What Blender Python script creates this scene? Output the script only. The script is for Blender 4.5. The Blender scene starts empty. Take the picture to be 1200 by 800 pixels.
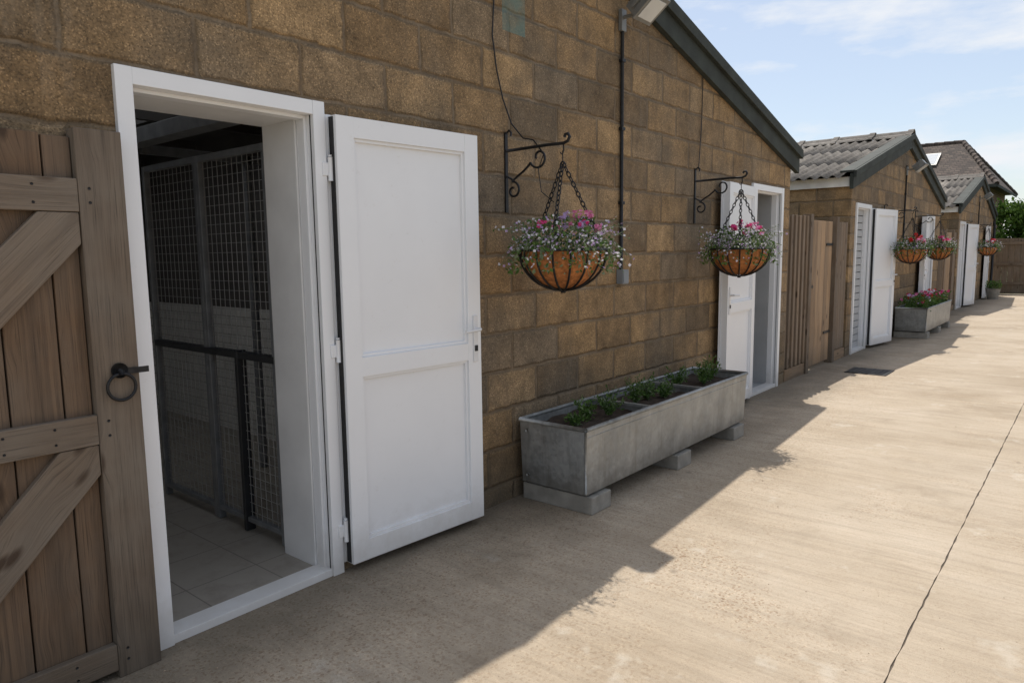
import bpy, math, random
from mathutils import Matrix, Vector
random.seed(7)
R=random.random
def U(a,b): return a+(b-a)*random.random()
scene=bpy.context.scene
COL=scene.collection

# ------------------------------------------------------------ materials
class G:
    def __init__(s,name,rough=.8,metal=0.):
        s.m=bpy.data.materials.new(name); s.m.use_nodes=True
        s.nt=s.m.node_tree; s.b=s.nt.nodes['Principled BSDF']
        s.b.inputs['Roughness'].default_value=rough; s.b.inputs['Metallic'].default_value=metal
    def n(s,t,props=None,**ins):
        nd=s.nt.nodes.new(t)
        for k,v in (props or {}).items(): setattr(nd,k,v)
        for k,v in ins.items():
            key=k.replace('_',' ')
            if key.startswith('i') and key[1:].isdigit(): key=int(key[1:])
            s.set(nd,key,v)
        return nd
    def set(s,nd,key,v):
        if isinstance(v,bpy.types.NodeSocket): s.nt.links.new(v,nd.inputs[key])
        else: nd.inputs[key].default_value=v
    def coord(s,kind='Object'): return s.n('ShaderNodeTexCoord').outputs[kind]
    def math(s,op,a,b=0.,c=None,clamp=False):
        nd=s.n('ShaderNodeMath',{'operation':op,'use_clamp':clamp},i0=a,i1=b)
        if c is not None: s.set(nd,2,c)
        return nd.outputs[0]
    def mapping(s,v,scale=(1,1,1),loc=(0,0,0)):
        return s.n('ShaderNodeMapping',None,Vector=v,Scale=scale,Location=loc).outputs[0]
    def noise(s,v,scale,detail=3,rough=.55,dist=0.):
        return s.n('ShaderNodeTexNoise',None,Vector=v,Scale=scale,Detail=min(detail,4),Roughness=rough,Distortion=dist).outputs[0]
    def vor(s,v,scale,feature='F1'):
        return s.n('ShaderNodeTexVoronoi',{'feature':feature},Vector=v,Scale=scale)
    def ramp(s,f,stops,interp='LINEAR'):
        nd=s.n('ShaderNodeValToRGB',None,Fac=f); cr=nd.color_ramp; cr.interpolation=interp
        while len(cr.elements)<len(stops): cr.elements.new(.5)
        for e,(p,c) in zip(cr.elements,stops):
            e.position=p; e.color=(c,c,c,1) if isinstance(c,(int,float)) else (*c,1)
        return nd.outputs[0]
    def mix(s,f,a,b,bt='MIX'):
        nd=s.n('ShaderNodeMix',{'data_type':'RGBA','blend_type':bt})
        def fx(v): return (*v,1) if isinstance(v,tuple) and len(v)==3 else v
        s.set(nd,0,f); s.set(nd,6,fx(a)); s.set(nd,7,fx(b)); return nd.outputs[2]
    def mapr(s,v,a,b,c,d):
        nd=s.n('ShaderNodeMapRange',None,i0=v,i1=a,i2=b,i3=c,i4=d); return nd.outputs[0]
    def color(s,c):
        s.set(s.b,'Base Color',(*c,1) if isinstance(c,tuple) else c)
    def bump(s,h,strength=.3,dist=.01):
        nd=s.n('ShaderNodeBump',None,Height=h,Strength=strength,Distance=dist)
        s.nt.links.new(nd.outputs[0],s.b.inputs['Normal'])

def simple(name,c,rough=.7,metal=0.,var=.25,scale=8.,bump=0.):
    g=G(name,rough,metal); co=g.coord(); n=g.noise(co,scale,4)
    k=g.mapr(n,.3,.7,1-var,1+var)
    g.color(g.mix(1.,c,g.n('ShaderNodeCombineColor',None,i0=k,i1=k,i2=k).outputs[0],'MULTIPLY'))
    if bump: g.bump(g.noise(co,scale*8,3),bump,.004)
    return g.m

def block_mat(name,axis):
    g=G(name,.92); co=g.coord(); sp=g.n('ShaderNodeSeparateXYZ',None,Vector=co)
    X=sp.outputs[axis]; Z=g.math('SUBTRACT',sp.outputs[2],.112)
    wob=g.noise(co,13.,3,.6)
    v=g.n('ShaderNodeCombineXYZ',None,X=g.math('ADD',X,g.mapr(wob,.2,.8,-.009,.009)),Y=g.math('ADD',Z,g.mapr(g.noise(co,11.,3,.6),.2,.8,-.008,.008))).outputs[0]
    br=g.n('ShaderNodeTexBrick',{'offset':.5},Vector=v,Color1=(0,0,0,1),Color2=(1,1,1,1),Mortar=(.5,.5,.5,1),Scale=1.,
        **{'Mortar_Size':.0075,'Mortar_Smooth':.3,'Bias':0.,'Brick_Width':.45,'Row_Height':.222})
    rnd=br.outputs['Color']; mort=br.outputs['Fac']
    br2=g.n('ShaderNodeTexBrick',{'offset':.5},Vector=v,Color1=(0,0,0,1),Color2=(1,1,1,1),Mortar=(.5,.5,.5,1),Scale=1.,
        **{'Mortar_Size':.019,'Mortar_Smooth':.9,'Bias':0.,'Brick_Width':.45,'Row_Height':.222})
    base=g.ramp(rnd,[(0,(.15,.108,.066)),(.2,(.245,.158,.08)),(.42,(.335,.215,.105)),(.6,(.215,.145,.08)),(.8,(.36,.238,.122)),(1,(.205,.155,.105))])
    b1=g.mapr(g.noise(co,5.5,4,.7),.3,.7,.58,1.32)
    base=g.mix(1.,base,g.n('ShaderNodeCombineColor',None,i0=b1,i1=b1,i2=g.math('MULTIPLY',b1,.98)).outputs[0],'MULTIPLY')
    w=g.mapr(g.noise(co,1.3,4,.68),.45,.68,0,.62)
    base=g.mix(w,base,(.155,.125,.09))
    vo=g.vor(co,210.); cc=g.n('ShaderNodeSeparateColor',None,Color=vo.outputs['Color']).outputs[0]
    ag=g.ramp(cc,[(0,.42),(.14,.8),(.5,1.),(.86,1.15),(.97,1.9)])
    base=g.mix(.7,base,ag,'MULTIPLY')
    pits=g.ramp(g.noise(co,80.,3,.7),[(0,.35),(.39,.75),(.48,1.)])
    base=g.mix(.8,base,pits,'MULTIPLY')
    base=g.mix(g.math('MULTIPLY',br2.outputs['Fac'],.5),base,(.085,.06,.036))
    mc=g.mix(g.ramp(g.noise(co,5.,4),[(.38,0.),(.68,1.)]),(.125,.092,.06),(.29,.225,.155))
    base=g.mix(g.math('MULTIPLY',mort,g.mapr(g.noise(co,7.,3),.3,.7,.4,.85)),base,mc)
    st=g.noise(g.mapping(co,(3.5,3.5,.5)),1.2,4,.7)
    base=g.mix(g.mapr(st,.60,.8,0,.35),base,(.34,.30,.24))
    st2=g.noise(g.mapping(co,(5.,5.,.45),(3,7,1)),1.1,4,.7)
    base=g.mix(g.mapr(st2,.57,.75,0,.45),base,(.09,.07,.048))
    zz=g.math('ADD',sp.outputs[2],g.mapr(g.noise(co,3.,4),0,1,-.28,.2))
    foot=g.mapr(zz,0.,.45,.6,0.)
    base=g.mix(g.math('MAXIMUM',foot,0.),base,(.085,.072,.05))
    if axis==1:
        def near(s,c,w):
            return g.math('LESS_THAN',g.math('ABSOLUTE',g.math('SUBTRACT',s,c)),w)
        pm=g.math('MULTIPLY',near(X,3.2,.1),near(sp.outputs[2],2.775,.105))
        base=g.mix(g.math('MULTIPLY',pm,g.mapr(g.noise(co,8.),.3,.6,.2,.75)),base,(.12,.20,.18))
    g.color(base)
    h=g.math('ADD',g.math('MULTIPLY',br2.outputs['Fac'],-1.3),g.math('ADD',g.math('MULTIPLY',pits,.6),g.math('MULTIPLY',g.noise(co,35.,3),.6)))
    g.bump(h,.9,.009)
    return g.m
M_block=block_mat('blockwork',1); M_blockx=block_mat('blockwork_side',0)

def concrete():
    g=G('yard_concrete',.9); co=g.coord(); sp=g.n('ShaderNodeSeparateXYZ',None,Vector=co)
    base=g.ramp(g.noise(co,.8,4,.62),[(.3,(.375,.30,.215)),(.5,(.455,.375,.282)),(.7,(.52,.44,.345))])
    br=g.noise(g.mapping(co,(2.2,55.,1.)),1.,4,.65,.3)
    br2=g.noise(g.mapping(co,(1.2,12.,1.)),1.,3,.6,.6)
    base=g.mix(.9,base,g.ramp(br,[(.3,.87),(.5,1.),(.72,1.07)]),'MULTIPLY')
    base=g.mix(.8,base,g.ramp(br2,[(.3,.88),(.5,1.),(.7,1.07)]),'MULTIPLY')
    worn=g.ramp(g.noise(co,1.1,4,.6,.5),[(.50,0.),(.68,1.)])
    vo=g.vor(co,120.); cc=g.n('ShaderNodeSeparateColor',None,Color=vo.outputs['Color']).outputs[1]
    ag=g.ramp(cc,[(0,(.4,.27,.17)),(.1,(.65,.5,.38)),(.25,(.95,.92,.88)),(.8,(1.,1.,1.)),(.93,(1.25,1.22,1.15))])
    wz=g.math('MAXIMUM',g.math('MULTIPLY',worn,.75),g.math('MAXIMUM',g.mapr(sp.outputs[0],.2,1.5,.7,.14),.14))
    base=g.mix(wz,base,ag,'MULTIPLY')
    base=g.mix(g.ramp(g.noise(co,2.3,4,.7),[(.6,0.),(.70,.5)]),base,(.62,.565,.48))
    base=g.mix(g.ramp(g.noise(co,1.7,4,.7,.4),[(.56,0.),(.76,.5)]),base,(.25,.19,.13))
    fs=g.ramp(g.noise(co,260.,2,.5),[(.36,.7),(.46,1.),(.62,1.),(.7,1.15)])
    base=g.mix(.6,base,fs,'MULTIPLY')
    sv=g.vor(co,2.2); base=g.mix(g.ramp(g.math('ADD',sv.outputs['Distance'],g.mapr(g.noise(co,30.),0,1,-.03,.03)),[(.02,.55),(.06,0.)]),base,(.15,.12,.09))
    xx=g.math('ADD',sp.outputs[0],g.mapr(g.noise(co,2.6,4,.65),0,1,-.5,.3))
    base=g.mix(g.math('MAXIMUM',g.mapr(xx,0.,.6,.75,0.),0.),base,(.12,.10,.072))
    g.color(base)
    h=g.math('ADD',g.math('MULTIPLY',br,.8),g.math('ADD',g.math('MULTIPLY',cc,.3),g.noise(co,300.,2)))
    g.bump(h,.5,.004)
    return g.m
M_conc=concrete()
M_joint=simple('joint_filler',(.11,.09,.07),.95,0,.4,20)

def wood(name,c1,c2,grey,greyamt,rough=.8,knots=True):
    g=G(name,rough); uv=g.coord('UV'); a=g.n('ShaderNodeAttribute',{'attribute_name':'rnd'}).outputs['Fac']
    off=g.n('ShaderNodeCombineXYZ',None,X=g.math('MULTIPLY',a,37.),Y=g.math('MULTIPLY',a,91.)).outputs[0]
    v=g.n('ShaderNodeVectorMath',{'operation':'ADD'},i0=uv,i1=off).outputs[0]
    kv=g.n('ShaderNodeTexVoronoi',{'feature':'F1'},Vector=g.mapping(v,(3.6,9.,1.)),Scale=1.)
    kd=kv.outputs['Distance']
    warp=g.ramp(kd,[(0.,1.),(.45,0.)])
    gy=g.n('ShaderNodeCombineXYZ',None,Y=g.math('MULTIPLY',warp,.03)).outputs[0]
    v2=g.n('ShaderNodeVectorMath',{'operation':'ADD'},i0=v,i1=gy).outputs[0]
    gr=g.noise(g.mapping(v2,(1.6,75.,1.)),1.,4,.65,.5)
    gr2=g.noise(g.mapping(v2,(5.,260.,1.)),1.,3,.6)
    c=g.mix(g.ramp(gr,[(.3,0.),(.68,1.)]),c1,c2)
    k=g.mapr(a,0,1,.68,1.2)
    c=g.mix(1.,c,g.n('ShaderNodeCombineColor',None,i0=k,i1=k,i2=k).outputs[0],'MULTIPLY')
    c=g.mix(g.ramp(g.noise(v,2.2,4,.6),[(.35,0.),(.7,greyamt)]),c,grey)
    c=g.mix(g.ramp(g.noise(g.mapping(v,(1.2,14.,1.)),1.,4,.6),[(.5,0.),(.75,.55)]),c,(.06,.043,.03))
    c=g.mix(.75,c,g.ramp(gr2,[(.32,.45),(.45,1.),(.7,1.1)]),'MULTIPLY')
    if knots: c=g.mix(g.ramp(kd,[(.09,.9),(.14,.4),(.18,0.)]),c,(.05,.028,.015))
    co=g.coord(); z=g.n('ShaderNodeSeparateXYZ',None,Vector=co).outputs[2]
    c=g.mix(g.math('MAXIMUM',g.mapr(z,0.,.3,.45,0.),0.),c,(.06,.05,.035))
    g.color(c); g.bump(g.math('ADD',gr,gr2),.5,.003)
    return g.m
M_gate=wood('gate_timber',(.225,.137,.076),(.122,.073,.042),(.165,.13,.098),.75)
M_gateframe=wood('gate_frame_timber',(.21,.155,.108),(.125,.09,.063),(.20,.17,.137),.8)
M_fence=wood('fence_timber',(.46,.30,.17),(.30,.19,.105),(.32,.25,.18),.4)
M_fenced=wood('ribbed_fence_timber',(.27,.185,.115),(.15,.105,.068),(.21,.175,.14),.6)

def upvc():
    g=G('white_upvc',.32); co=g.coord()
    c=g.mix(g.ramp(g.noise(co,3.,3,.6),[(.35,0.),(.75,.4)]),(.84,.85,.87),(.76,.77,.79))
    z=g.n('ShaderNodeSeparateXYZ',None,Vector=co).outputs[2]
    zz=g.math('ADD',z,g.mapr(g.noise(co,9.,4,.7),0,1,-.15,.1))
    c=g.mix(g.math('MAXIMUM',g.mapr(zz,0.,.2,.45,0.),0.),c,(.42,.38,.32))
    c=g.mix(g.ramp(g.noise(co,22.,4,.75),[(.62,0.),(.75,.16)]),c,(.5,.47,.42))
    g.color(c); return g.m
M_upvc=upvc()
def galv():
    g=G('galvanised_steel',.42,.55); co=g.coord()
    vo=g.vor(co,48.); cc=g.n('ShaderNodeSeparateColor',None,Color=vo.outputs['Color']).outputs[0]
    c=g.ramp(g.noise(co,4.,4,.65),[(.3,(.25,.26,.26)),(.55,(.345,.355,.35)),(.75,(.44,.445,.435))])
    c=g.mix(.4,c,g.ramp(cc,[(0,.7),(1,1.25)]),'MULTIPLY')
    st=g.noise(g.mapping(co,(16.,16.,1.1)),1.,4,.65)
    c=g.mix(g.ramp(st,[(.52,0.),(.75,.45)]),c,(.17,.16,.14))
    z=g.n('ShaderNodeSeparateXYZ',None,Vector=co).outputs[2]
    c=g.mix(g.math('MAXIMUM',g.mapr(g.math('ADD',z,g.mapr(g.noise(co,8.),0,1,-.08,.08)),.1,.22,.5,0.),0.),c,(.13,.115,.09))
    g.color(c); g.set(g.b,'Roughness',g.mapr(cc,0,1,.34,.55)); g.bump(g.noise(co,3.,3),.35,.03); return g.m
M_galv=galv()
M_iron=simple('black_iron',(.022,.022,.024),.45,.5,.3,40)
M_dark=simple('dark_verge_paint',(.028,.034,.028),.8,0,.4,5,.3)
M_gasket=simple('rubber_gasket',(.012,.012,.013),.6)
M_soil=simple('soil',(.045,.03,.02),.95,0,.5,30,.8)
M_coir=simple('coir_liner',(.42,.16,.05),.95,0,.45,45,.8)
M_foot=simple('concrete_block_foot',(.27,.255,.225),.9,0,.25,9,.5)
M_glass=simple('lamp_glass',(.6,.62,.63),.1,0,.1,5)
M_lamp=simple('lamp_casing',(.2,.2,.19),.4,.3,.2,9)
M_grey=simple('grey_plastic',(.22,.24,.26),.5,0,.1,9)
M_chrome=simple('handle_white',(.75,.75,.76),.25,0,.05,9)
M_inwhite=simple('lining_white',(.70,.70,.70),.5,0,.08,4)
M_steel=simple('pen_steel',(.22,.23,.24),.45,.4,.2,12)
M_wire=simple('pen_wire',(.36,.36,.35),.45,.3,.1,12)
M_blackrail=simple('pen_black_rail',(.03,.032,.035),.4,.2)
M_indark=simple('interior_upper_paint',(.10,.095,.09),.9,0,.2,3,.3)
M_shut=simple('grey_shutter',(.40,.41,.42),.5,0,.08,4)
M_white=simple('painted_fascia',(.72,.72,.70),.5,0,.15,5)
M_stone=simple('gravel_stone',(.30,.235,.17),.9,0,.5,60)
def paintbrick():
    g=G('painted_white_brick',.6); co=g.coord(); sp=g.n('ShaderNodeSeparateXYZ',None,Vector=co)
    v=g.n('ShaderNodeCombineXYZ',None,X=g.math('ADD',sp.outputs[0],sp.outputs[1]),Y=sp.outputs[2]).outputs[0]
    br=g.n('ShaderNodeTexBrick',None,Vector=v,Scale=1.,**{'Mortar_Size':.006,'Mortar_Smooth':.5,'Brick_Width':.225,'Row_Height':.075})
    c=g.mix(br.outputs['Fac'],g.mix(g.noise(co,3.,4),(.70,.69,.66),(.56,.55,.52)),(.4,.39,.37)); g.color(c)
    g.bump(g.math('MULTIPLY',br.outputs['Fac'],-1.),.5,.006); return g.m
M_pbrick=paintbrick()
def tiles():
    g=G('floor_tiles',.45); co=g.coord()
    br=g.n('ShaderNodeTexBrick',{'offset':0.},Vector=co,Scale=1.,**{'Mortar_Size':.003,'Brick_Width':.33,'Row_Height':.33})
    c=g.mix(br.outputs['Fac'],g.mix(g.noise(co,4.,4,.6),(.36,.33,.29),(.25,.225,.19)),(.16,.145,.125))
    c=g.mix(g.ramp(g.noise(co,7.,4,.7),[(.5,0.),(.72,.5)]),c,(.16,.135,.105)); g.color(c); return g.m
M_tiles=tiles()
def fill_sheet():  # unseen see-through roof sheet, added to let more light indoors
    g=G('added_fill_light_sheet',.4)
    t=g.n('ShaderNodeBsdfTranslucent',None,Color=(.9,.9,.88,1)); p=g.n('ShaderNodeBsdfTransparent',None,Color=(.9,.9,.9,1))
    ms=g.n('ShaderNodeMixShader',None,i0=.5,i1=t.outputs[0],i2=p.outputs[0]); g.nt.links.new(ms.outputs[0],g.nt.nodes['Material Output'].inputs['Surface']); return g.m
M_fill=fill_sheet()
def roofsheet():
    g=G('cement_roof_sheet',.95); co=g.coord()
    c=g.ramp(g.noise(co,1.6,4,.7),[(.3,(.11,.097,.085)),(.5,(.185,.165,.145)),(.72,(.27,.245,.215))])
    c=g.mix(g.ramp(g.noise(co,13.,4,.7),[(.52,0.),(.63,.75)]),c,(.075,.066,.05))
    c=g.mix(g.ramp(g.noise(co,19.,4,.7),[(.6,0.),(.68,.6)]),c,(.36,.34,.28))
    g.color(c); g.bump(g.noise(co,30.,4),.6,.01); return g.m
M_roof=roofsheet()
def rooftile():
    g=G('clay_roof_tiles',.9); co=g.coord(); sp=g.n('ShaderNodeSeparateXYZ',None,Vector=co)
    v=g.n('ShaderNodeCombineXYZ',None,X=g.math('ADD',sp.outputs[0],g.math('MULTIPLY',sp.outputs[1],.35)),Y=sp.outputs[2]).outputs[0]
    br=g.n('ShaderNodeTexBrick',{'offset':.5},Vector=v,Scale=1.,Color1=(0,0,0,1),Color2=(1,1,1,1),Mortar=(0,0,0,1),**{'Mortar_Size':.012,'Brick_Width':.18,'Row_Height':.085})
    c=g.ramp(br.outputs['Color'],[(0,(.045,.034,.028)),(.5,(.085,.06,.048)),(1,(.12,.09,.07))])
    c=g.mix(.8,c,g.ramp(g.noise(co,2.,4,.6),[(.3,.7),(.7,1.25)]),'MULTIPLY'); g.color(c)
    g.bump(g.math('MULTIPLY',br.outputs['Fac'],-1.),.8,.03); return g.m
M_tile=rooftile()
def redbrick():
    g=G('house_brick',.9); co=g.coord(); sp=g.n('ShaderNodeSeparateXYZ',None,Vector=co)
    v=g.n('ShaderNodeCombineXYZ',None,X=g.math('ADD',sp.outputs[0],sp.outputs[1]),Y=sp.outputs[2]).outputs[0]
    br=g.n('ShaderNodeTexBrick',None,Vector=v,Scale=1.,Color1=(.27,.12,.07,1),Color2=(.2,.09,.06,1),Mortar=(.3,.27,.22,1),**{'Mortar_Size':.008,'Brick_Width':.225,'Row_Height':.075})
    g.color(br.outputs['Color']); return g.m
M_rbrick=redbrick()
def leafm(name,c1,c2,trans=.25,rough=.55):
    g=G(name,rough); a=g.n('ShaderNodeAttribute',{'attribute_name':'rnd'}).outputs['Fac']
    cc=g.mix(a,c1,c2); g.color(cc); g.b.inputs['Specular IOR Level'].default_value=.25
    t=g.n('ShaderNodeBsdfTranslucent',None,Color=cc); ms=g.n('ShaderNodeMixShader',None,i0=trans,i1=g.b.outputs[0],i2=t.outputs[0])
    g.nt.links.new(ms.outputs[0],g.nt.nodes['Material Output'].inputs['Surface']); return g.m
M_leaf=leafm('leaves',(.045,.10,.02),(.13,.22,.05))
M_leafg=leafm('grey_green_leaves',(.12,.16,.085),(.24,.29,.16))
M_hedge=leafm('hedge_leaves',(.03,.07,.01),(.11,.19,.03),.25,.8)
M_petw=leafm('petals_white',(.72,.68,.74),(.85,.83,.86))
M_petl=leafm('petals_lilac',(.50,.33,.60),(.66,.5,.74))
M_petp=leafm('petals_pink',(.66,.13,.33),(.85,.36,.55))
M_petm=leafm('petals_magenta',(.6,.02,.16),(.8,.06,.28))
M_petr=leafm('petals_red',(.5,.01,.015),(.65,.04,.03))
M_bark=simple('bark',(.12,.085,.055),.9,0,.4,15,.8)
def grass():
    g=G('field_grass',.95); co=g.coord()
    g.color(g.ramp(g.noise(co,1.2,4,.7),[(.3,(.05,.075,.025)),(.7,(.13,.16,.055))])); return g.m
M_grass=grass()

# ------------------------------------------------------------ mesh builder
class MB:
    def __init__(s): s.v=[];s.f=[];s.m=[];s.r=[];s.uv=[];s.sm=[]
    def add(s,vs,fs,mat=0,rnd=None,uvs=None,smooth=False):
        o=len(s.v); s.v+=[tuple(v) for v in vs]
        if rnd is None: rnd=R()
        for i,f in enumerate(fs):
            s.f.append(tuple(o+k for k in f)); s.m.append(mat); s.r.append(rnd); s.sm.append(smooth)
            s.uv.append(uvs[i] if uvs else [(vs[k][0]+vs[k][1]*.3,vs[k][2]) for k in f])
    def box(s,a,b,mat=0,M=None,long=None,rnd=None):
        x0,y0,z0=[min(p,q) for p,q in zip(a,b)]; x1,y1,z1=[max(p,q) for p,q in zip(a,b)]
        vs=[(x0,y0,z0),(x1,y0,z0),(x1,y1,z0),(x0,y1,z0),(x0,y0,z1),(x1,y0,z1),(x1,y1,z1),(x0,y1,z1)]
        fs=[(3,2,1,0),(4,5,6,7),(0,1,5,4),(1,2,6,5),(2,3,7,6),(3,0,4,7)]
        nax=[2,2,1,0,1,0]
        d=[x1-x0,y1-y0,z1-z0]
        if long is None: long=d.index(max(d))
        uvs=[]
        for f,na in zip(fs,nax):
            ax=[q for q in (0,1,2) if q!=na]
            if long in ax: u=long; w=[q for q in ax if q!=long][0]
            else: u,w=ax
            uvs.append([(vs[k][u],vs[k][w]+.37*na) for k in f])
        if M is not None: vs=[M@Vector(v) for v in vs]
        s.add(vs,fs,mat,rnd,uvs)
    def prism(s,poly,x0,x1,mat=0,axis=0,grain=None):
        n=len(poly)
        def P(p,t):
            return (t,p[0],p[1]) if axis==0 else ((p[0],p[1],t) if axis==2 else (p[0],t,p[1]))
        vs=[P(p,x0) for p in poly]+[P(p,x1) for p in poly]
        fs=[tuple(range(n))[::-1],tuple(range(n,2*n))]+[(i,(i+1)%n,n+(i+1)%n,n+i) for i in range(n)]
        uvs=None
        if grain:
            gx,gz=grain; uvs=[[(vs[k][1]*gx+vs[k][2]*gz, -vs[k][1]*gz+vs[k][2]*gx+vs[k][0]) for k in f] for f in fs]
        s.add(vs,fs,mat,None,uvs)
    def tube(s,pts,r,mat=0,n=8,closed=False,caps=True,rnd=None):
        pts=[Vector(p) for p in pts]; N=len(pts); rr=r if isinstance(r,(list,tuple)) else [r]*N
        vs=[]; prev=None
        for i,p in enumerate(pts):
            if closed: t=(pts[(i+1)%N]-pts[i-1])
            else: t=pts[min(i+1,N-1)]-pts[max(i-1,0)]
            t.normalize()
            if prev is None:
                a=Vector((0,0,1)) if abs(t.z)<.9 else Vector((1,0,0))
                u=t.cross(a).normalized()
            else:
                u=(prev-t*prev.dot(t)).normalized()
            prev=u; w=t.cross(u)
            for k in range(n):
                an=2*math.pi*k/n; vs.append(p+(u*math.cos(an)+w*math.sin(an))*rr[i])
        fs=[]
        for i in range(N if closed else N-1):
            j=(i+1)%N
            for k in range(n):
                l=(k+1)%n; fs.append((i*n+k,i*n+l,j*n+l,j*n+k))
        if caps and not closed: fs+= [tuple(range(n)),tuple(range((N-1)*n,N*n))[::-1]]
        s.add(vs,fs,mat,rnd,None,True)
    def build(s,name,mats,parent=None,bevel=0,loc=None):
        me=bpy.data.meshes.new(name); me.from_pydata(s.v,[],s.f)
        for m in mats: me.materials.append(m)
        me.polygons.foreach_set('material_index',s.m); me.polygons.foreach_set('use_smooth',s.sm)
        at=me.attributes.new('rnd','FLOAT','FACE'); at.data.foreach_set('value',s.r)
        ul=me.uv_layers.new(name='UVMap'); fl=[c for f in s.uv for p in f for c in p]
        ul.data.foreach_set('uv',fl)
        me.validate(); me.update()
        ob=bpy.data.objects.new(name,me); COL.objects.link(ob)
        if parent: ob.parent=parent
        if loc: ob.location=loc
        if bevel:
            b=ob.modifiers.new('bevel','BEVEL'); b.width=bevel; b.segments=2; b.limit_method='ANGLE'; b.angle_limit=math.radians(40)
        return ob
def empty(name):
    e=bpy.data.objects.new(name,None); COL.objects.link(e); e.empty_display_size=.2; return e

# ------------------------------------------------------------ ground
mb=MB(); mb.add([(-400,-400,-.04),(400,-400,-.04),(400,400,-.04),(-400,400,-.04)],[(0,1,2,3)])
mb.build('ground',[M_grass])
mb=MB()
def jit(p0,p1,n,a):
    out=[]
    for i in range(n):
        t=i/n; x=p0[0]+(p1[0]-p0[0])*t; y=p0[1]+(p1[1]-p0[1])*t
        out.append((x+(U(-a,a) if 0<i else 0),y+(U(-a,a) if 0<i else 0)))
    return out
xs=[(-.3,2.146),(2.152,6.2),(6.207,11)]
ys=[(-8,-.2),(-.196,9.05),(9.054,18.1),(18.104,27.2)]
for (a,b) in xs:
    for (c,d) in ys:
        n=int((d-c)/.06)
        poly=jit((a,c),(b,c),8,.001)+jit((b,c),(b,d),n,.003)+jit((b,d),(a,d),8,.001)+jit((a,d),(a,c),n,.003)
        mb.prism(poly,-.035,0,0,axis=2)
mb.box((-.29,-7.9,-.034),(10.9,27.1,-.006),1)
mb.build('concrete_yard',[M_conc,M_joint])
# loose gravel and grit that gathers near the walls
mb=MB()
def stone(x,y,s):
    vs=[(x+s*U(.6,1)*math.cos(a+U(-.3,.3)),y+s*U(.6,1)*math.sin(a),U(-.001,.001)+0.001) for a in (0,1.3,2.5,3.8,5.1)]
    top=(x+U(-.2,.2)*s,y+U(-.2,.2)*s,s*U(.5,.9))
    mb.add(vs+[top],[(i,(i+1)%5,5) for i in range(5)])
for i in range(1500):
    y=U(.8,9); x=.03+abs(random.gauss(0,.5))
    if .04<x<.56 and 3.1<y<5.5 and R()<.6: continue
    stone(x,y,U(.0015,.0045) if R()<.93 else U(.005,.009))
for i in range(500): stone(U(.02,3),U(.5,8),U(.0015,.004))
mb.build('loose_gravel',[M_stone])

# ------------------------------------------------------------ stable buildings
T=.2
def leaf(mb,hx,hy,fx,fy,z0=.05,z1=2.04,handle=True):
    d=Vector((fx-hx,fy-hy,0)); W=d.length; u=d/W
    n=Vector((u.y,-u.x,0));
    if n.x<0: n=-n
    M=Matrix(((u.x,n.x,0,hx),(u.y,n.y,0,hy),(0,0,1,0),(0,0,0,1)))
    H=z1-z0; s=.088; mid=z0+.43*H
    def b(a,c,m=0): mb.box(a,c,m,M)
    b((0,-.062,z0),(s,0,z1)); b((W-s,-.062,z0),(W,0,z1))
    b((s,-.062,z1-s),(W-s,-.001,z1)); b((s,-.062,z0),(W-s,-.001,z0+s+.01)); b((s,-.062,mid),(W-s,-.001,mid+s))
    for (p,q) in ((z0+s+.01,mid),(mid+s,z1-s)):
        b((s,-.045,p),(W-s,-.026,q))
        t=.014
        for (a,c) in (((s,p),(s+t,q)),((W-s-t,p),(W-s,q)),((s+t,p),(W-s-t,p+t)),((s+t,q-t),(W-s-t,q))):
            b((a[0],-.03,a[1]),(c[0],-.012,c[1]))
    b((-.004,-.05,z0+.005),(0,-.018,z1-.005),1); b((-.012,-.075,z0-.004),(W+.012,-.064,z1+.008)); b((.004,-.064,z0+.004),(W-.004,-.062,z1-.004),1)
    if handle:
        hz=z0+.97
        b((W-.058,0,hz-.12),(W-.028,.008,hz+.12),2)
        mb.tube([M@Vector((W-.043,.005,hz+.05)),M@Vector((W-.043,.045,hz+.05)),M@Vector((W-.055,.052,hz+.05)),M@Vector((W-.15,.05,hz+.045))],.009,2)
        b((W-.052,.008,hz-.065),(W-.034,.014,hz-.035),1)
    return M
def frame(mb,y0,y1,z1=2.1,w=.058,thr=True,zb=0):
    mb.box((-.07,y0,zb),(.022,y0+w,z1)); mb.box((-.07,y1-w,zb),(.022,y1,z1))
    mb.box((-.07,y0+w,z1-w),(.020,y1-w,z1))
    mb.box((-.085,y0+w,zb),(-.03,y0+w+.014,z1-w)); mb.box((-.085,y1-w-.014,zb),(-.03,y1-w,z1-w)); mb.box((-.085,y0+w+.014,z1-w-.014),(-.03,y1-w-.014,z1-w))
    mb.box((-.004,y0+w-.002,zb+.01),(.0,y0+w+.004,z1-w),1); mb.box((-.004,y1-w-.004,zb+.01),(.0,y1-w+.002,z1-w),1)
    if thr: mb.box((-.09,y0+w,0.0),(.012,y1-w,.035))
def hinges(mb,y,z=(.2,1.03,1.82)):
    for q in z:
        mb.tube([(.034,y,q-.05),(.034,y,q+.05)],.011,0,10); mb.box((.02,y-.035,q-.028),(.03,y+.0,q+.028),0)
        mb.tube([(.034,y,q+.052),(.034,y,q+.06)],.008,0,8)

def wall_strips(mb,y0,y1,zt,holes,x0=-T,x1=0,apex=None):
    cuts=sorted(set([y0,y1]+[h[0] for h in holes]+[h[1] for h in holes]+([apex] if apex else [])))
    for a,b in zip(cuts,cuts[1:]):
        zb=-.05
        for h in holes:
            if h[0]<=a+1e-6 and h[1]>=b-1e-6: zb=h[2]
        mb.prism([(a,zb),(b,zb),(b,zt(b)),(a,zt(a))],x0,x1)

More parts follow.
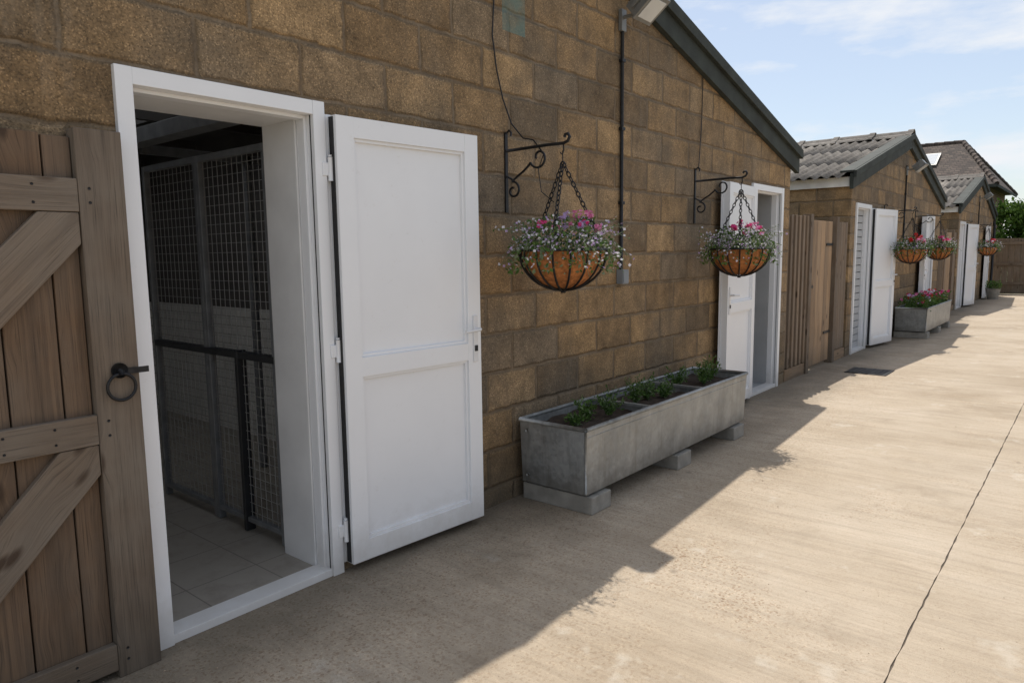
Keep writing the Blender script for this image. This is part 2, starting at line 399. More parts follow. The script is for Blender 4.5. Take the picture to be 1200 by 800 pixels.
def stable(y0,y1,apexY,apexZ,slope,holes,depth=8.,name='stable_block',light=None):
    E=empty(name)
    zt_top=lambda y: apexZ-slope*abs(y-apexY)
    zw=lambda y: zt_top(y)-.06
    mb=MB(); wall_strips(mb,y0,y1,zw,holes,apex=apexY); mb.build('gable_wall',[M_block],E)
    mb=MB(); wall_strips(mb,y0,y1,zw,[],-depth,-depth+T,apex=apexY); mb.build('rear_wall',[M_block],E)
    mb=MB()
    mb.box((-depth+T,y0,-.05),(-T,y0+T,zw(y0)-.02)); mb.box((-depth+T,y1-T,-.05),(-T,y1,zw(y1)-.02)); mb.build('side_walls',[M_blockx],E)
    mb=MB(); oh=.13
    for sgn,ye in ((-1,y0-oh),(1,y1+oh)):
        a=(apexY,zt_top(apexY)); b=(ye,zt_top(ye))
        mb.prism([(a[0],a[1]-.21),(b[0],b[1]-.21),(b[0],b[1]-.005),(a[0],a[1]-.005)],.003,.05,0)
        mb.prism([(a[0],a[1]-.06),(b[0]+sgn*.01,b[1]-.06),(b[0]+sgn*.01,b[1]+.03),(a[0],a[1]+.03)],.051,.085,0)
        mb.prism([(a[0],a[1]+.006),(b[0]+sgn*.01,b[1]+.006),(b[0]+sgn*.01,b[1]+.034),(a[0],a[1]+.034)],-.12,.0505,0)
    mb.build('verge_boards',[M_dark],E,.004)
    mb=MB(); pitch=.146; dx=pitch/6; nx=int((depth+.1)/dx)
    for sgn,ye in ((-1,y0-.2),(1,y1+.2)):
        span=abs(ye-apexY); ns=3
        for si in range(ns):
            ya=apexY+sgn*span*si/ns; yb=apexY+sgn*(span*(si+1)/ns+.06*(si<ns-1)); lift=.012*(ns-si)
            vs=[];fs=[];fl=[]
            for i in range(nx+1):
                x=-.05-i*dx; w=.024*math.cos(2*math.pi*i/6)
                for y in (ya,yb):
                    vs.append((x,y,zt_top(y)-.03+w+lift+.009*math.sin(x*5+y)+.006*math.sin(x*1.7)))
                vs.append((x,yb,zt_top(yb)-.042+w+lift))
            for i in range(nx):
                x=-.05-i*dx; fill=light and sgn==-1 and si==1 and light[0]<x<light[1]  # roof faces swapped for the added light-admitting sheet
                (fl if fill else fs).extend([(i*3,i*3+1,i*3+4,i*3+3),(i*3+1,i*3+2,i*3+5,i*3+4)])
            mb.add(vs,fs,0,None,None,True)
            if fl: mb.add(vs,fl,1,None,None,True)
    x=.07
    while x>-depth:
        l=.62; t=apexZ+.03+U(-.012,.012)
        prof=[(-.24,-.07),(-.2,-.035),(-.1,-.008),(-.05,.035),(0,.055),(.05,.035),(.1,-.008),(.2,-.035),(.24,-.07)]
        for (xa,xb,s) in ((x,x-.09,1.12),(x-.09,x-l,1.)):
            vs=[];fs=[]
            for xx in (xa,xb):
                for p in prof: vs.append((xx,apexY+p[0]*s,t+p[1]*s+(.012 if s>1 else 0)))
            k=len(prof)
            for i in range(k-1): fs.append((i,i+1,k+i+1,k+i))
            mb.add(vs,fs,0,None,None,False)
        x-=l-.03
    mb.build('corrugated_roof',[M_roof,M_fill],E)
    mb=MB()
    for sgn,ye in ((-1,y0),(1,y1)):
        z=zt_top(ye)
        mb.box((-depth,ye+sgn*.03,z-.2),(-.02,ye+sgn*.055,z-.075))
        mb.box((-depth,ye,z-.1),(-.02,ye+sgn*.03,z-.075))
    mb.build('eaves_fascia',[M_white],E,.002)
    return E,zt_top

# ---- nearest block
H1=[(1.07,1.87,2.09),(6.77,7.58,2.08)]
S1,zt1=stable(-.56,7.83,3.7,3.56,.254,H1,light=(-3.2,-1.3))  # light: x range of the sheet added to brighten the interior
mb=MB(); frame(mb,1.05,1.89,2.1); hinges(mb,1.9); frame(mb,6.75,7.6,2.09); hinges(mb,6.74)
mb.build('door_frames',[M_upvc,M_gasket],S1,.0025)
mb=MB(); leaf(mb,.075,1.905,.135,2.73,.045,2.045); mb.build('open_door_leaf',[M_upvc,M_gasket,M_chrome],S1,.003)
mb=MB(); leaf(mb,.075,6.72,.13,5.94,.045,2.04); mb.build('open_door_leaf',[M_upvc,M_gasket,M_chrome],S1,.003)
mb=MB()
mb.box((-4.2,-.35,-.03),(-.05,3.6,.025),0)
mb.build('interior_floor',[M_tiles],S1)
mb=MB()
mb.box((-4.25,-.35,1.05),(-4.2,3.6,2.5)); mb.box((-4.2,3.6,1.05),(-.21,3.65,2.5)); mb.box((-4.25,2.3,2.4),(-.21,3.65,2.45)); mb.box((-4.25,-.4,2.4),(-3.7,2.3,2.45))  # ceiling left open below the added roof sheet
mb.box((-4.2,2.95,1.051),(-.21,3.0,2.4))
for xx in (-1.2,-2.2,-3.2): mb.box((xx,-.3,2.34),(xx-.05,3.0,2.46))
mb.build('interior_upper_walls',[M_indark],S1)
mb=MB(); mb.box((-4.2,-.35,.0),(-.21,-.3,2.5)); mb.build('interior_rear_wall',[M_inwhite],S1)
mb=MB(); mb.box((-4.25,-.35,0),(-4.2,3.6,1.05)); mb.box((-4.2,2.95,0.02),(-.21,3.03,1.05)); mb.build('interior_painted_walls',[M_pbrick],S1)
mb=MB(); mb.box((-.34,1.81,.02),(-.088,1.868,2.09)); mb.box((-.34,1.07,2.03),(-.088,1.81,2.088)); mb.box((-.34,1.072,.02),(-.088,1.1,2.03)); mb.build('door_lining',[M_inwhite],S1,.003)
mb=MB(); Yp=1.86
for xx in (-.40,-1.03,-1.06,-1.66): mb.box((xx-.014,Yp-.018,.03),(xx+.014,Yp+.018,1.97))
mb.box((-1.66,Yp-.016,1.94),(-.4,Yp+.016,1.972))
mb.box((-1.66,Yp-.016,.08),(-.4,Yp+.016,.105))
mb.box((-3.9,Yp-.1,2.08),(-.36,Yp+.0,2.16))
mb.box((-1.72,Yp,2.05),(-1.68,3.0,2.1)); mb.box((-1.72,2.5,.03),(-1.68,2.54,2.1))
mb.build('pen_frame',[M_steel],S1,.002)
mb=MB()
mb.box((-1.66,Yp-.022,.94),(-.4,Yp+.022,.975))
mb.box((-.75,Yp-.026,.03),(-.725,Yp+.026,.98)); mb.build('pen_bottom_rail',[M_blackrail],S1,.002)
mb=MB()
for k in range(27):
    x=-.42-k*.048; mb.box((x-.0013,Yp-.0013,.1),(x+.0013,Yp+.0013,1.95))
for k in range(38):
    z=.13+k*.048; mb.box((-1.66,Yp+.002,z-.0013),(-.4,Yp+.0045,z+.0013))
mb.build('pen_mesh',[M_wire],S1)
mb=MB(); mb.box((-2.2,6.4,0),(-.21,6.45,2.4)); mb.box((-1.1,6.45,0),(-1.05,7.6,2.4)); mb.box((-2.2,7.6,0),(-.21,7.65,2.4)); mb.box((-1.1,6.4,2.4),(-.21,7.65,2.45)); mb.box((-1.1,6.4,-.03),(-.1,7.65,.02)); mb.box((-.34,7.52,.02),(-.088,7.578,2.07)); mb.build('lobby_lining',[M_shut],S1)

# ---- second and third blocks
def far_block(o,second=True):
    H=[(10.5+o,11.26+o,2.06),(15.55+o,16.3+o,2.06)]
    E,zt=stable(10.25+o,17.04+o,13.65+o,3.33,.25,H)
    mb=MB(); frame(mb,10.48+o,11.28+o,2.08); frame(mb,15.53+o,16.32+o,2.08); mb.build('door_frames',[M_upvc,M_gasket],E,.0025)
    mb=MB(); leaf(mb,.08,11.3+o,.2,12.08+o,.045,2.03); mb.build('open_door_leaf',[M_upvc,M_gasket,M_chrome],E,.003)
    mb=MB(); leaf(mb,.075,15.5+o,.14,14.75+o,.045,2.03); mb.build('open_door_leaf',[M_upvc,M_gasket,M_chrome],E,.003)
    mb=MB()
    for (a,b) in ((10.54+o,11.22+o),(15.59+o,16.26+o)):
        for k in range(20): mb.box((-.11,a,.03+k*.1),(-.07,b,.03+k*.1+.09))
        mb.box((-.14,a,.02),(-.12,b,2.05))
    mb.build('grey_doors',[M_shut],E,.004)
    return E
far_block(0); far_block(9.2)

# ------------------------------------------------------------ wooden gate (near left)
E=empty('wooden_gate'); mb=MB(); y=-.34
while y<.87:
    w=U(.135,.15); mb.box((.03,y,.05+U(-.01,.01)),(.052+U(-.003,.001),min(y+w-.005,.885),1.845+U(-.012,.012)),0,long=2); y+=w
mb.build('boards',[M_gate],E,.003)
mb=MB()
mb.box((.022,.888,.0),(.085,1.03,1.865),0,long=2); mb.box((.028,-.42,.0),(.085,-.34,1.865),0,long=2)
for (a,b) in ((1.60,1.705),(.835,.935),(.03,.125)): mb.box((.0525,-.34,a),(.084,.887,b),0,long=1)
def brace(zt,zb,sl=1.06):
    n=math.hypot(1,sl)
    a=.885-(zt-.10-zb)/sl; b=.885-.115-(zt-zb)/sl
    mb.prism([(b,zb),(a,zb),(.885,zt-.10),(.885,zt),(.77,zt)],.0527,.081,0,0,(1/n,sl/n))
brace(1.598,.937); brace(.833,.127)
mb.build('frame',[M_gateframe],E,.003)
mb=MB(); c=Vector((.099,.965,1.02))
mb.tube([c+Vector((0,math.cos(a)*.045,math.sin(a)*.045)) for a in [i*math.pi/12 for i in range(24)]],.0055,0,8,True)
mb.tube([(.084,.965,1.075),(.095,.965,1.075)],.026,0,16); mb.tube([(.09,.965,1.075),(.108,.965,1.072),(.11,.965,1.062)],.008,0,8)
mb.box((.085,.985,1.06),(.092,1.06,1.08),0)
mb.box((.085,-.2,1.64),(.091,.35,1.675),0)
for yy in (.2,.34,.48,.62,.76):
    for zz in (1.625,1.68,.86,.91,.055,.1): mb.tube([(.083,yy,zz),(.0855,yy,zz)],.0045,0,6)
for zz in (1.63,1.675,.86,.91,.06,.1): mb.tube([(.084,.92,zz),(.0865,.92,zz)],.005,0,6)
mb.build('ring_latch',[M_iron],E)

# ------------------------------------------------------------ fences between blocks
def gapfence(o,first=True):
    E=empty('wooden_fence'); mb=MB(); y=7.86+o; k=0
    while y<8.5+o:
        mb.box((-.06,y,.14),(-.02+(.02 if k%2 else 0),y+.062,1.83+U(-.01,.01)),1,long=2); y+=.068; k+=1
    mb.box((-.05,7.86+o,.0),(.0,8.55+o,.13),0,long=1)
    mb.box((-.08,8.53+o,0),(.02,8.63+o,1.86),1,long=2)
    y=8.65+o
    while y<9.55+o:
        mb.box((-.05,y,.05),(-.025,min(y+.148,9.56+o),1.8),0,long=2); y+=.15
    mb.box((-.08,9.58+o,0),(.02,9.68+o,1.86),1,long=2)
    y=9.7+o
    while y<10.2+o:
        mb.box((-.06,y,.14),(-.02,y+.1,1.81+U(-.01,.01)),1,long=2); y+=.106
    mb.box((-.05,9.69+o,.0),(.0,10.22+o,.13),0,long=1)
    mb.build('boards',[M_fence,M_fenced],E,.003)
    mb=MB(); mb.box((-.024,8.66+o,1.0),(-.012,8.8+o,1.03)); mb.box((-.024,9.3+o,1.5),(-.014,9.56+o,1.53)); mb.box((-.024,9.3+o,.4),(-.014,9.56+o,.43)); mb.build('ironmongery',[M_iron],E)
gapfence(0); gapfence(9.2)
E=empty('wooden_fence'); mb=MB(); y=-2.9
while y<-.62: mb.box((-.06,y,.03),(-.03,y+.1,1.83+U(-.01,.01)),0,long=2); y+=.105
mb.build('boards',[M_fenced],E,.003)
E=empty('wooden_fence'); mb=MB(); x=-.4
k=0
while x<11:
    mb.box((x,27.0,.03),(x+.15,27.02+.012*(k%2),1.74+U(-.012,.012)),0,long=2); x+=.155; k+=1
x=-.4
while x<11: mb.box((x,26.93,0),(x+.1,27.0-.002,1.78),0,long=2); x+=1.83
for z in (.3,.9,1.55): mb.box((-.4,26.96,z),(11,26.998,z+.08),0,long=0)
mb.build('boards',[M_fenced],E)
E=empty('wooden_fence'); mb=MB(); y=-8
while y<27: mb.box((11.0,y,.03),(11.03,y+.15,1.74+U(-.012,.012)),0,long=2); y+=.155
mb.build('boards',[M_fenced],E)

# ------------------------------------------------------------ plants helpers
def leafq(mb,p,size,mat,up=.3,aspect=.55):
    d=Vector((U(-1,1),U(-1,1),U(-1,1)+up)).normalized(); a=Vector((U(-1,1),U(-1,1),U(-1,1)))
    s=d.cross(a)
    if s.length<1e-3: return
    s.normalize(); n=d.cross(s); p=Vector(p)
    w=size*aspect*.5
    mb.add([p,p+d*size*.5+s*w+n*size*.12,p+d*size,p+d*size*.5-s*w+n*size*.12],[(0,1,2),(0,2,3)],mat)
def flower(mb,p,size,mat,n=5,dirn=None):
    p=Vector(p); d=(dirn or Vector((U(-.6,1.),U(-1.,.4),U(-.1,1)))).normalized()
    a=Vector((0,0,1)) if abs(d.z)<.9 else Vector((1,0,0)); s=d.cross(a).normalized(); t=d.cross(s); r=R()
    for i in range(n):
        an=2*math.pi*i/n+r; a2=an+math.pi/n*.9; a0=an-math.pi/n*.9
        e=lambda q,l,h: p+(s*math.cos(q)+t*math.sin(q))*l+d*h
        mb.add([p,e(a0,size*.7,size*.2),e(an,size,size*.12),e(a2,size*.7,size*.2)],[(0,1,2,3)],mat)

def hanging_basket(Y,style,q=1.,dz=0.):
    E=empty('hanging_basket'); B=.395
    mb=MB(); mb.box((.0,-.011,1.68),(.01,.011,2.12))
    mb.tube([(.012,0,2.02),(.15,0,2.022),(.3,0,2.024),(.4,0,2.022),(.428,0,2.03),(.44,0,2.05),(.43,0,2.068),(.412,0,2.066),(.406,0,2.052)],.0085,0,8)
    mb.tube([(.01,0,2.115),(.03,0,2.13),(.045,0,2.115),(.04,0,2.098)],.006,0,6)
    def spiral(c,r0,r1,a0,a1,n=18): return [(c[0]+(r0+(r1-r0)*i/n)*math.cos(a0+(a1-a0)*i/n),0,c[1]+(r0+(r1-r0)*i/n)*math.sin(a0+(a1-a0)*i/n)) for i in range(n+1)]
    s1=spiral((.055,1.80),.014,.05,-math.pi*1.6,math.pi*.55)
    s2=[(.085,0,1.875),(.13,0,1.90),(.17,0,1.93)]
    s3=spiral((.235,1.965),.062,.016,math.pi*1.12,math.pi*3.1)
    mb.tube(s1,.0065,0,6); mb.tube([s1[-1]]+s2+[s3[0]],.0065,0,6); mb.tube(s3,.0065,0,6)
    mb.tube([(.012,0,1.88),(.05,0,1.86),(.055,0,1.85)],.006,0,6)
    mb.tube([(.40,0,2.018),(.402,0,1.985),(.392,0,1.965),(.380,0,1.975)],.004,0,6)
    mb.build('wall_bracket',[M_iron],E,loc=(0,Y,0))
    mb=MB(); top=Vector((B,0,1.925+dz)); zr=1.465+dz; RR=.235
    mb.tube([(B,0,1.985),(B,0,1.925+dz)],.003,0,6)
    def link(c,d,flip):
        d=d.normalized(); a=Vector((0,1,0)) if abs(d.y)<.8 else Vector((1,0,0)); s=d.cross(a).normalized()
        if flip: s=d.cross(s)
        mb.tube([c+d*math.cos(t)*.018+s*math.sin(t)*.0105 for t in [2*math.pi*i/8 for i in range(8)]],.0035,0,5,True)
    for k in range(3):
        an=k*math.pi*2/3+.9; e=Vector((B+RR*math.cos(an),RR*math.sin(an),zr)); d=e-top; n=int(d.length/.028)
        for i in range(n): link(top+d*(i+.5)/n,d,i%2)
    mb.build('chains',[M_iron],E,loc=(0,Y,0))
    mb=MB(); nu=28; nv=9; vs=[]; fs=[]
    for j in range(nv+1):
        ph=j/nv*math.pi/2; r=.222*math.cos(ph); z=zr-.205*math.sin(ph)
        for i in range(nu):
            a=2*math.pi*i/nu; rr=r*(1+.035*math.sin(a*14)*math.cos(ph)+U(-.01,.01)); vs.append((B+rr*math.cos(a),rr*math.sin(a),z))
    for j in range(nv):
        for i in range(nu): fs.append((j*nu+i,j*nu+(i+1)%nu,(j+1)*nu+(i+1)%nu,(j+1)*nu+i))
    mb.add(vs,fs,0,None,None,True)
    mb.add([(B+.21*math.cos(2*math.pi*i/nu),.21*math.sin(2*math.pi*i/nu),zr-.015) for i in range(nu)],[tuple(range(nu))],1)
    mb.build('coir_liner',[M_coir,M_soil],E,loc=(0,Y,0))
    mb=MB()
    for k in range(16):
        a=2*math.pi*k/16
        mb.tube([(B+.238*math.cos(ph)*math.cos(a),.238*math.cos(ph)*math.sin(a),zr-.215*math.sin(ph)) for ph in [math.pi/2*i/8 for i in range(9)]],.006,0,5)
    for (ph,r) in ((0,.007),):
        mb.tube([(B+.239*math.cos(ph)*math.cos(a),.239*math.cos(ph)*math.sin(a),zr-.215*math.sin(ph)) for a in [2*math.pi*i/28 for i in range(28)]],r,0,6,True)
    mb.tube([(B,0,zr-.215),(B,0,zr-.228)],.014,0,8)
    mb.build('iron_basket',[M_iron],E,loc=(0,Y,0))
    mb=MB()
    def P(spread):
        a=U(0,2*math.pi); r=spread*math.sqrt(R())
        top=.18*math.sqrt(max(0,1-(r/.36)**2)) if r<.36 else 0
        if r<.24: z=zr-.0+U(0,top)
        else: z=zr+U(-.10,max(.06,top*.8))-(r-.24)*.35
        return Vector((B+r*math.cos(a)*.85,r*math.sin(a),z))
    for i in range(int(1250*q)): leafq(mb,P(.33),U(.015,.038)/max(.7,q),0 if R()<.6 else 1,.4)
    for i in range(int(120*q)):
        a=U(0,2*math.pi); L=U(.08,.2); c=Vector((B+.19*math.cos(a),.19*math.sin(a),zr+U(.0,.09)))
        e=c+Vector((math.cos(a)*L*.85,math.sin(a)*L,U(-.15,.10)))
        if e.x<.03: e.x=.03
        mid=(c+e)/2+Vector((0,0,.03)); mb.tube([c,mid,e],.0013,1,3,rnd=.3,caps=False)
        for k in range(7):
            t=k/6; pp=c*(1-t)**2+mid*2*t*(1-t)+e*t*t
            leafq(mb,pp,U(.01,.020),1 if R()<.6 else 0,.2)
            if R()<.6: flower(mb,pp+Vector((U(-.02,.02),U(-.02,.02),U(-.005,.02))),U(.006,.010),2 if R()<.6 else 3,4)
    for i in range(int(160*q)):
        flower(mb,P(.33)+Vector((.01,0,.02)),U(.006,.011),2 if R()<.6 else 3,5)
    cl={'a':[(4,7,.018),(3,6,.016),(5,2,.016)],'b':[(5,6,.022),(4,5,.018),(2,3,.016)],'r':[(6,9,.026),(4,6,.022),(2,3,.018)]}[style]
    for (m,n,sz) in cl:
        for i in range(n):
            a=U(-1.9,1.2); r=U(.02,.2); c=Vector((B+r*math.cos(a)+.03,r*math.sin(a)-.02,zr+U(.08,.18)*(1-r*1.3)+.035))
            for k in range(7): flower(mb,c+Vector((U(-1,1),U(-1,1),U(-.7,.9)))*.02,U(.7,1.2)*sz*.8,m,5)
    mb.build('flowering_plants',[M_leaf,M_leafg,M_petw,M_petl,M_petp,M_petm,M_petr],E,loc=(0,Y,0))
    return E
hanging_basket(3.11,'a'); hanging_basket(5.52,'b')
hanging_basket(12.11,'r',.5,-.02); hanging_basket(14.45,'b',.5); hanging_basket(21.4,'r',.45,.0)

# ------------------------------------------------------------ galvanised trough planters
def trough(y0,y1,flowers=False):
    E=empty('trough_planter'); x0,x1,z0,z1=.06,.52,.115,.49; t=.006; tp=.02
    mb=MB()
    o=[(x0,y0+tp,z0),(x1-.01,y0+tp,z0),(x1-.01,y1-tp,z0),(x0,y1-tp,z0)]; tt=[(x0,y0,z1),(x1,y0,z1),(x1,y1,z1),(x0,y1,z1)]
    i_=[(x0+t,y0+t,z1),(x1-t,y0+t,z1),(x1-t,y1-t,z1),(x0+t,y1-t,z1)]; ib=[(p[0]+(t if p[0]<.2 else -t),p[1]+(t if k in(0,1) else -t),z0+t) for k,p in enumerate(o)]
    vs=o+tt+i_+ib; fs=[(3,2,1,0)]
    for k in range(4):
        l=(k+1)%4; fs+=[(k,l,4+l,4+k),(4+k,4+l,8+l,8+k),(8+k,8+l,12+l,12+k)]
    fs.append((12,13,14,15)); mb.add(vs,fs,0)
    rr=.013
    mb.tube([(x0,y0,z1),(x1,y0,z1)],rr,0,8); mb.tube([(x1,y0,z1),(x1,y1,z1)],rr,0,8); mb.tube([(x1,y1,z1),(x0,y1,z1)],rr,0,8); mb.tube([(x0,y1,z1),(x0,y0,z1)],rr,0,8)
    for f in (.33,.66):
        y=y0+(y1-y0)*f; mb.box((x0+.004,y-.018,z1-.012),(x1-.004,y+.018,z1+.004))
        mb.box((x0+.007,y-.002,z1-.1),(x1-.007,y+.002,z1-.012))
    mb.tube([(x1-.012,y0+.017,z0+.01),(x1,y0-.001,z1-.01)],.007,0,6)
    mb.tube([(x1-.003,y0+.01,z1-.045),(x1-.003,y1-.01,z1-.045)],.0035,0,6)
    for q in (z1-.06,z0+.05): mb.tube([(x0+.05,y0-.002+.02*(z1-q),q),(x0+.05,y0+.01,q)],.012,0,8)
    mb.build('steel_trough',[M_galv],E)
    mb=MB(); n=40; m=10; vs=[];fs=[]
    for i in range(n+1):
        for j in range(m+1):
            vs.append((x0+.01+(x1-x0-.02)*j/m,y0+.02+(y1-y0-.04)*i/n,z1-.05+U(-.012,.014)))
    for i in range(n):
        for j in range(m): k=i*(m+1)+j; fs.append((k,k+1,k+m+2,k+m+1))
    mb.add(vs,fs,0,None,None,True); mb.build('soil',[M_soil],E)
    mb=MB()
    for yy in (y0+.04,(y0+y1)/2-.06,y1-.26): mb.box((.045,yy,0),(.535,yy+.2,.1),M=None)
    mb.build('concrete_feet',[M_foot],E,.006)
    mb=MB()
    L=y1-y0
    cl=[(.10,.07,.07),(.17,.14,.10),(.24,.17,.10),(.42,.19,.11),(.49,.16,.10),(.55,.12,.08),(.74,.14,.10),(.82,.19,.11),(.89,.19,.12)]
    for (f,h,sp) in cl:
        c=Vector((U(.2,.36),y0+L*f,z1-.05))
        for s in range(20):
            a=U(0,6.28); e=c+Vector((math.cos(a)*sp*U(.2,1),math.sin(a)*sp*U(.2,1.3),h*U(.4,1)))
            mb.tube([c+(e-c)*.1,c*.45+e*.55+Vector((0,0,.02)),e],.0018,0,3,rnd=R(),caps=False)
            for k in range(14):
                t=(k+2)/15; leafq(mb,c+(e-c)*t+Vector((U(-.014,.014),U(-.014,.014),U(-.005,.015))),U(.016,.036),0 if R()<.8 else 1,.5,.4)
    if flowers:
        for i in range(80):
            c=Vector((U(.12,.48),U(y0+.1,y1-.1),z1+U(.05,.2))); mt=random.choice([4,5,6,6,2,3])
            for k in range(4): flower(mb,c+Vector((U(-.02,.02),U(-.02,.02),U(-.01,.02))),.026,mt)
        for i in range(1600): leafq(mb,(U(.1,.5),U(y0+.05,y1-.05),z1+U(-.04,.16)),.05,0,.5)
    mb.build('plants',[M_leaf,M_leafg,M_petw,M_petl,M_petp,M_petm,M_petr],E)
trough(3.14,5.42); trough(12.95,15.3,True)
E=empty('flower_pot'); mb=MB()
mb.tube([(.3,24.2,0),(.3,24.2,.02),(.3,24.2,.26),(.3,24.2,.3)],[.12,.13,.18,.19],0,16)
for i in range(300): leafq(mb,(.3+U(-.17,.17),24.2+U(-.17,.17),.3+U(0,.2)),.06,1)
mb.build('pot_and_plant',[M_foot,M_leaf],E)

# ------------------------------------------------------------ floodlights, conduits, cables
def flood(Y,z=2.98,foot=1.33):
    E=empty('floodlight'); mb=MB()
    mb.box((.003,-.03,z-.05),(.03,.03,z+.09),0); mb.box((.03,-.012,z+.03),(.12,.012,z+.05),0)
    M=Matrix.Translation((.20,0,z+.09))@Matrix.Rotation(math.radians(-38),4,'Y')
    mb.box((-.09,-.1,-.05),(.09,.1,.05),0,M); mb.box((-.1,-.11,-.062),(.1,.11,-.05),0,M); mb.box((-.075,-.085,-.066),(.075,.085,-.0621),1,M)
    for k in range(5): mb.box((-.07+k*.032,-.08,.05),(-.064+k*.032,.08,.07),0,M)
    mb.box((-.06,-.12,-.01),(.02,-.1,.01),0,M); mb.box((-.06,.1,-.01),(.02,.12,.01),0,M)
    mb.build('lamp_head',[M_lamp,M_glass],E,.003,loc=(0,Y,0))
    E2=empty('electrical_conduit'); mb=MB()
    mb.tube([(.016,0,foot),(.016,0,z-.03)],.0125,0,8)
    for q in (.45,.95,1.4): mb.box((.003,-.022,foot+q),(.032,.022,foot+q+.022),0)
    mb.box((.003,-.04,foot-.1),(.055,.04,foot),1); mb.box((.055,-.034,foot-.092),(.06,.034,foot-.008),1)
    mb.build('conduit_and_box',[M_iron,M_grey],E2,.002,loc=(0,Y,0))
flood(4.34); flood(13.5,2.72,1.4); flood(22.7,2.72,1.4)
E=empty('electric_cable'); mb=MB()
mb.tube([(.01,2.98,3.2),(.01,3.02,2.8),(.012,3.0,2.62),(.012,3.03,2.45),(.012,3.08,2.3),(.03,3.13,2.17),(.12,3.12,2.08),(.2,3.11,2.06),(.27,3.11,1.98)],.004,0,6)
mb.tube([(.27,3.11,1.98),(.24,3.1,1.9),(.26,3.1,1.78),(.33,3.12,1.72)],.0025,0,6)
mb.build('cable',[M_iron],E)
E=empty('electric_cable'); mb=MB(); mb.tube([(.01,5.62,2.87),(.01,5.61,2.5),(.014,5.56,2.12)],.0035,0,6); mb.build('cable',[M_iron],E)
E=empty('rainwater_downpipe'); mb=MB(); mb.tube([(.05,26.1,0.03),(.05,26.1,2.1),(.02,26.2,2.25)],.035,0,10); mb.build('pipe',[M_iron],E)
E=empty('drain_cover'); mb=MB(); mb.box((.35,8.9,.001),(.8,9.35,.009),0)
for k in range(8): mb.box((.38+k*.05,8.93,.009),(.40+k*.05,9.32,.013),0)
mb.build('grate',[M_iron],E,.002)

# ------------------------------------------------------------ far house
E=empty('brick_house'); hx0,hx1,hy0,hy1=-11,-.7,30.3,36.7; ez=3.75; rz=5.6; ym=(hy0+hy1)/2
mb=MB(); mb.box((hx0,hy0,-.03),(hx1,hy1,ez)); mb.build('walls',[M_rbrick],E)
mb=MB(); o=.35; a=(hx0-o,hy0-o,ez-.1);b=(hx1+o,hy0-o,ez-.1);c=(hx1+o,hy1+o,ez-.1);d=(hx0-o,hy1+o,ez-.1); r0=(hx0+1.5,ym,rz); r1=(-1.9,ym,rz)
mb.add([a,b,c,d,r0,r1],[(0,1,5,4),(1,2,5),(2,3,4,5),(3,0,4),(3,2,1,0)],0); mb.build('hipped_roof',[M_tile],E)
mb=MB()
for p,q in ((r0,r1),(r1,b),(r1,c)):
    P,Q=Vector(p),Vector(q); n=int((Q-P).length/.33)
    for i in range(n): mb.tube([P+(Q-P)*i/n,P+(Q-P)*((i+.98)/n)],[.1,.085],0,8)
mb.box((hx0-o,hy0-o-.03,ez-.2),(hx1+o,hy0-o-.001,ez-.1),1); mb.box((hx1+o+.001,hy0-o,ez-.2),(hx1+o+.03,hy1+o,ez-.1),1)
mb.build('ridge_tiles_and_gutter',[M_tile,M_dark],E)
mb=MB(); sl=math.atan2(rz-ez+.1,ym-hy0+o); M=Matrix.Translation((-2.9,hy0+1.75,ez-.1+(1.75+o)*math.tan(sl)))@Matrix.Rotation(sl,4,'X')
mb.box((-.42,-.55,.02),(.42,.55,.09),0,M); mb.box((-.35,-.48,.09),(.35,.48,.1),1,M); mb.build('skylight',[M_lamp,M_glass],E)

# ------------------------------------------------------------ hedge and tree at the end of the yard
def foliage(name,blobs,n,size,trunks=()):
    E=empty(name); mb=MB(); tot=sum(b[3]**2 for b in blobs)
    for (x,y,z,r) in blobs:
        k=int(n*r*r/tot); sub=[Vector((U(-1,1),U(-1,1),U(-.8,1))).normalized() for _ in range(22)]
        for i in range(k):
            s=random.choice(sub)*U(.45,.85); v=Vector((random.gauss(0,1),random.gauss(0,1),random.gauss(0,1))).normalized()*(R()**.4)*.4
            p=Vector((x,y,z))+(s+v)*r
            if p.z<0.02: continue
            leafq(mb,p,size*U(.7,1.3),0,.3,.7)
    mb.build('leaves',[M_hedge],E)
    mb=MB()
    for t in trunks:
        mb.tube(t,[.12,.08,.03][:len(t)],0,7)
    if trunks: mb.build('branches',[M_bark],E)
foliage('hedge',[(x+U(-.3,.3),28.9+U(-.3,.3),1.4+U(-.2,.4),1.15) for x in [0.2+i*.9 for i in range(13)]]+[(x+U(-.3,.3),29.2,2.3+U(-.15,.25),.75) for x in [0.4+i*.75 for i in range(14)]],42000,.15)
foliage('broadleaf_tree',[(3.2,34,3.4,1.5),(4.6,34.5,3.8,1.6),(2.2,34.6,2.8,1.2),(5.8,34,3.1,1.3),(1.2,34.4,2.7,1.0)],10000,.24,[[(3.8,34.2,0),(3.9,34.2,1.6),(3.2,34,3.2)],[(3.9,34.2,1.6),(4.3,34.3,2.6),(4.8,34.4,3.7)]])

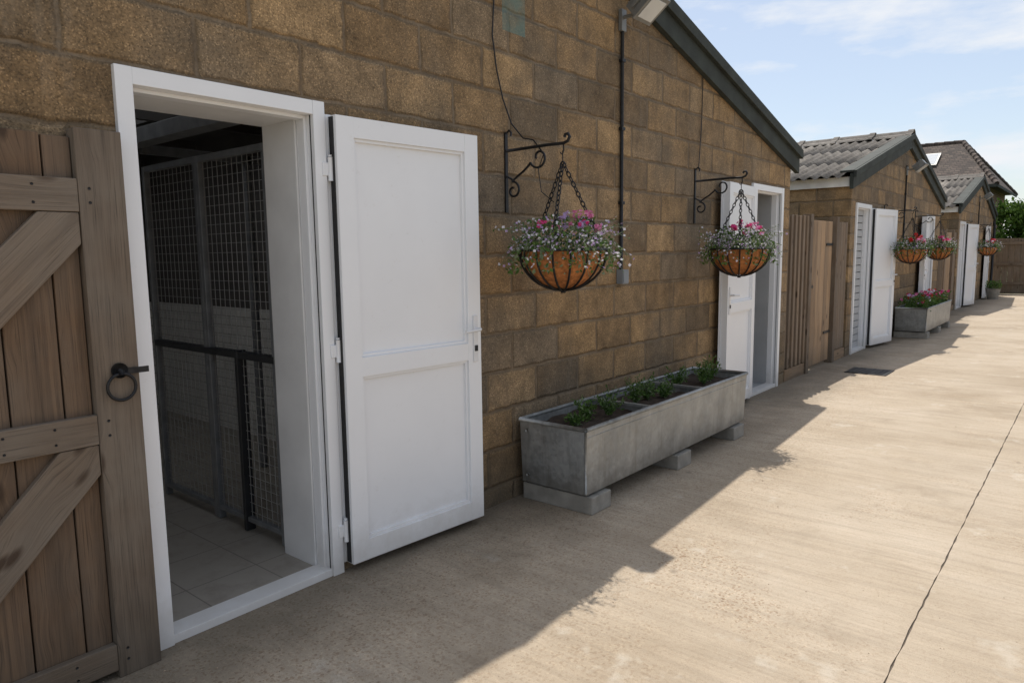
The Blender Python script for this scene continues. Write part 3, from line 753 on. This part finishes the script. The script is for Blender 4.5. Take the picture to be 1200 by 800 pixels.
# ------------------------------------------------------------ light and sky
SD=Vector((-.27,.48,1.)).normalized()
el=math.asin(SD.z); az=math.atan2(SD.x,SD.y)
sun=bpy.data.lights.new('sun','SUN'); sun.energy=4.3; sun.angle=math.radians(.5); sun.color=(1,.945,.86)
so=bpy.data.objects.new('sun',sun); COL.objects.link(so); so.rotation_euler=SD.to_track_quat('Z','Y').to_euler(); so.location=(0,0,20)
w=bpy.data.worlds.new('World'); scene.world=w; w.use_nodes=True; nt=w.node_tree; bg=nt.nodes['Background']
sky=nt.nodes.new('ShaderNodeTexSky'); sky.sky_type='NISHITA'; sky.sun_disc=False; sky.sun_elevation=el; sky.sun_rotation=az; sky.dust_density=1.; sky.air_density=1.; sky.ozone_density=1.4
tc=nt.nodes.new('ShaderNodeTexCoord'); mp=nt.nodes.new('ShaderNodeMapping'); mp.inputs['Scale'].default_value=(1,1,3.4); mp.inputs['Location'].default_value=(.35,.1,.28)
no=nt.nodes.new('ShaderNodeTexNoise'); no.inputs['Scale'].default_value=3.6; no.inputs['Detail'].default_value=8; no.inputs['Roughness'].default_value=.56
cr=nt.nodes.new('ShaderNodeValToRGB'); cr.color_ramp.elements[0].position=.47; cr.color_ramp.elements[0].color=(.3,.3,.3,1); cr.color_ramp.elements[1].position=.61
mx=nt.nodes.new('ShaderNodeMix'); mx.data_type='RGBA'; mx.inputs[7].default_value=(6.8,7.0,7.3,1)
L=nt.links.new
L(tc.outputs['Generated'],mp.inputs[0]); L(mp.outputs[0],no.inputs['Vector']); L(no.outputs[0],cr.inputs[0]); L(cr.outputs[0],mx.inputs[0]); L(sky.outputs[0],mx.inputs[6]); L(mx.outputs[2],bg.inputs[0])
bg.inputs[1].default_value=.13

# ------------------------------------------------------------ camera
f,yaw,pitch,roll,h,cx=827.903,.6936,.1229,-.013,1.4477,2.6168
fw=Vector((-math.sin(yaw)*math.cos(pitch),math.cos(yaw)*math.cos(pitch),-math.sin(pitch)))
r=Vector((math.cos(yaw),math.sin(yaw),0)); u=r.cross(fw)
r2=r*math.cos(roll)+u*math.sin(roll); u2=-r*math.sin(roll)+u*math.cos(roll)
cam=bpy.data.cameras.new('camera'); cam.sensor_width=36; cam.lens=f/1200*36; cam.clip_end=1500; cam.clip_start=.05
co=bpy.data.objects.new('camera',cam); COL.objects.link(co)
co.matrix_world=Matrix(((r2.x,u2.x,-fw.x,cx),(r2.y,u2.y,-fw.y,0),(r2.z,u2.z,-fw.z,h),(0,0,0,1)))
scene.camera=co
scene.view_settings.view_transform='Standard'; scene.view_settings.look='None'; scene.view_settings.exposure=0
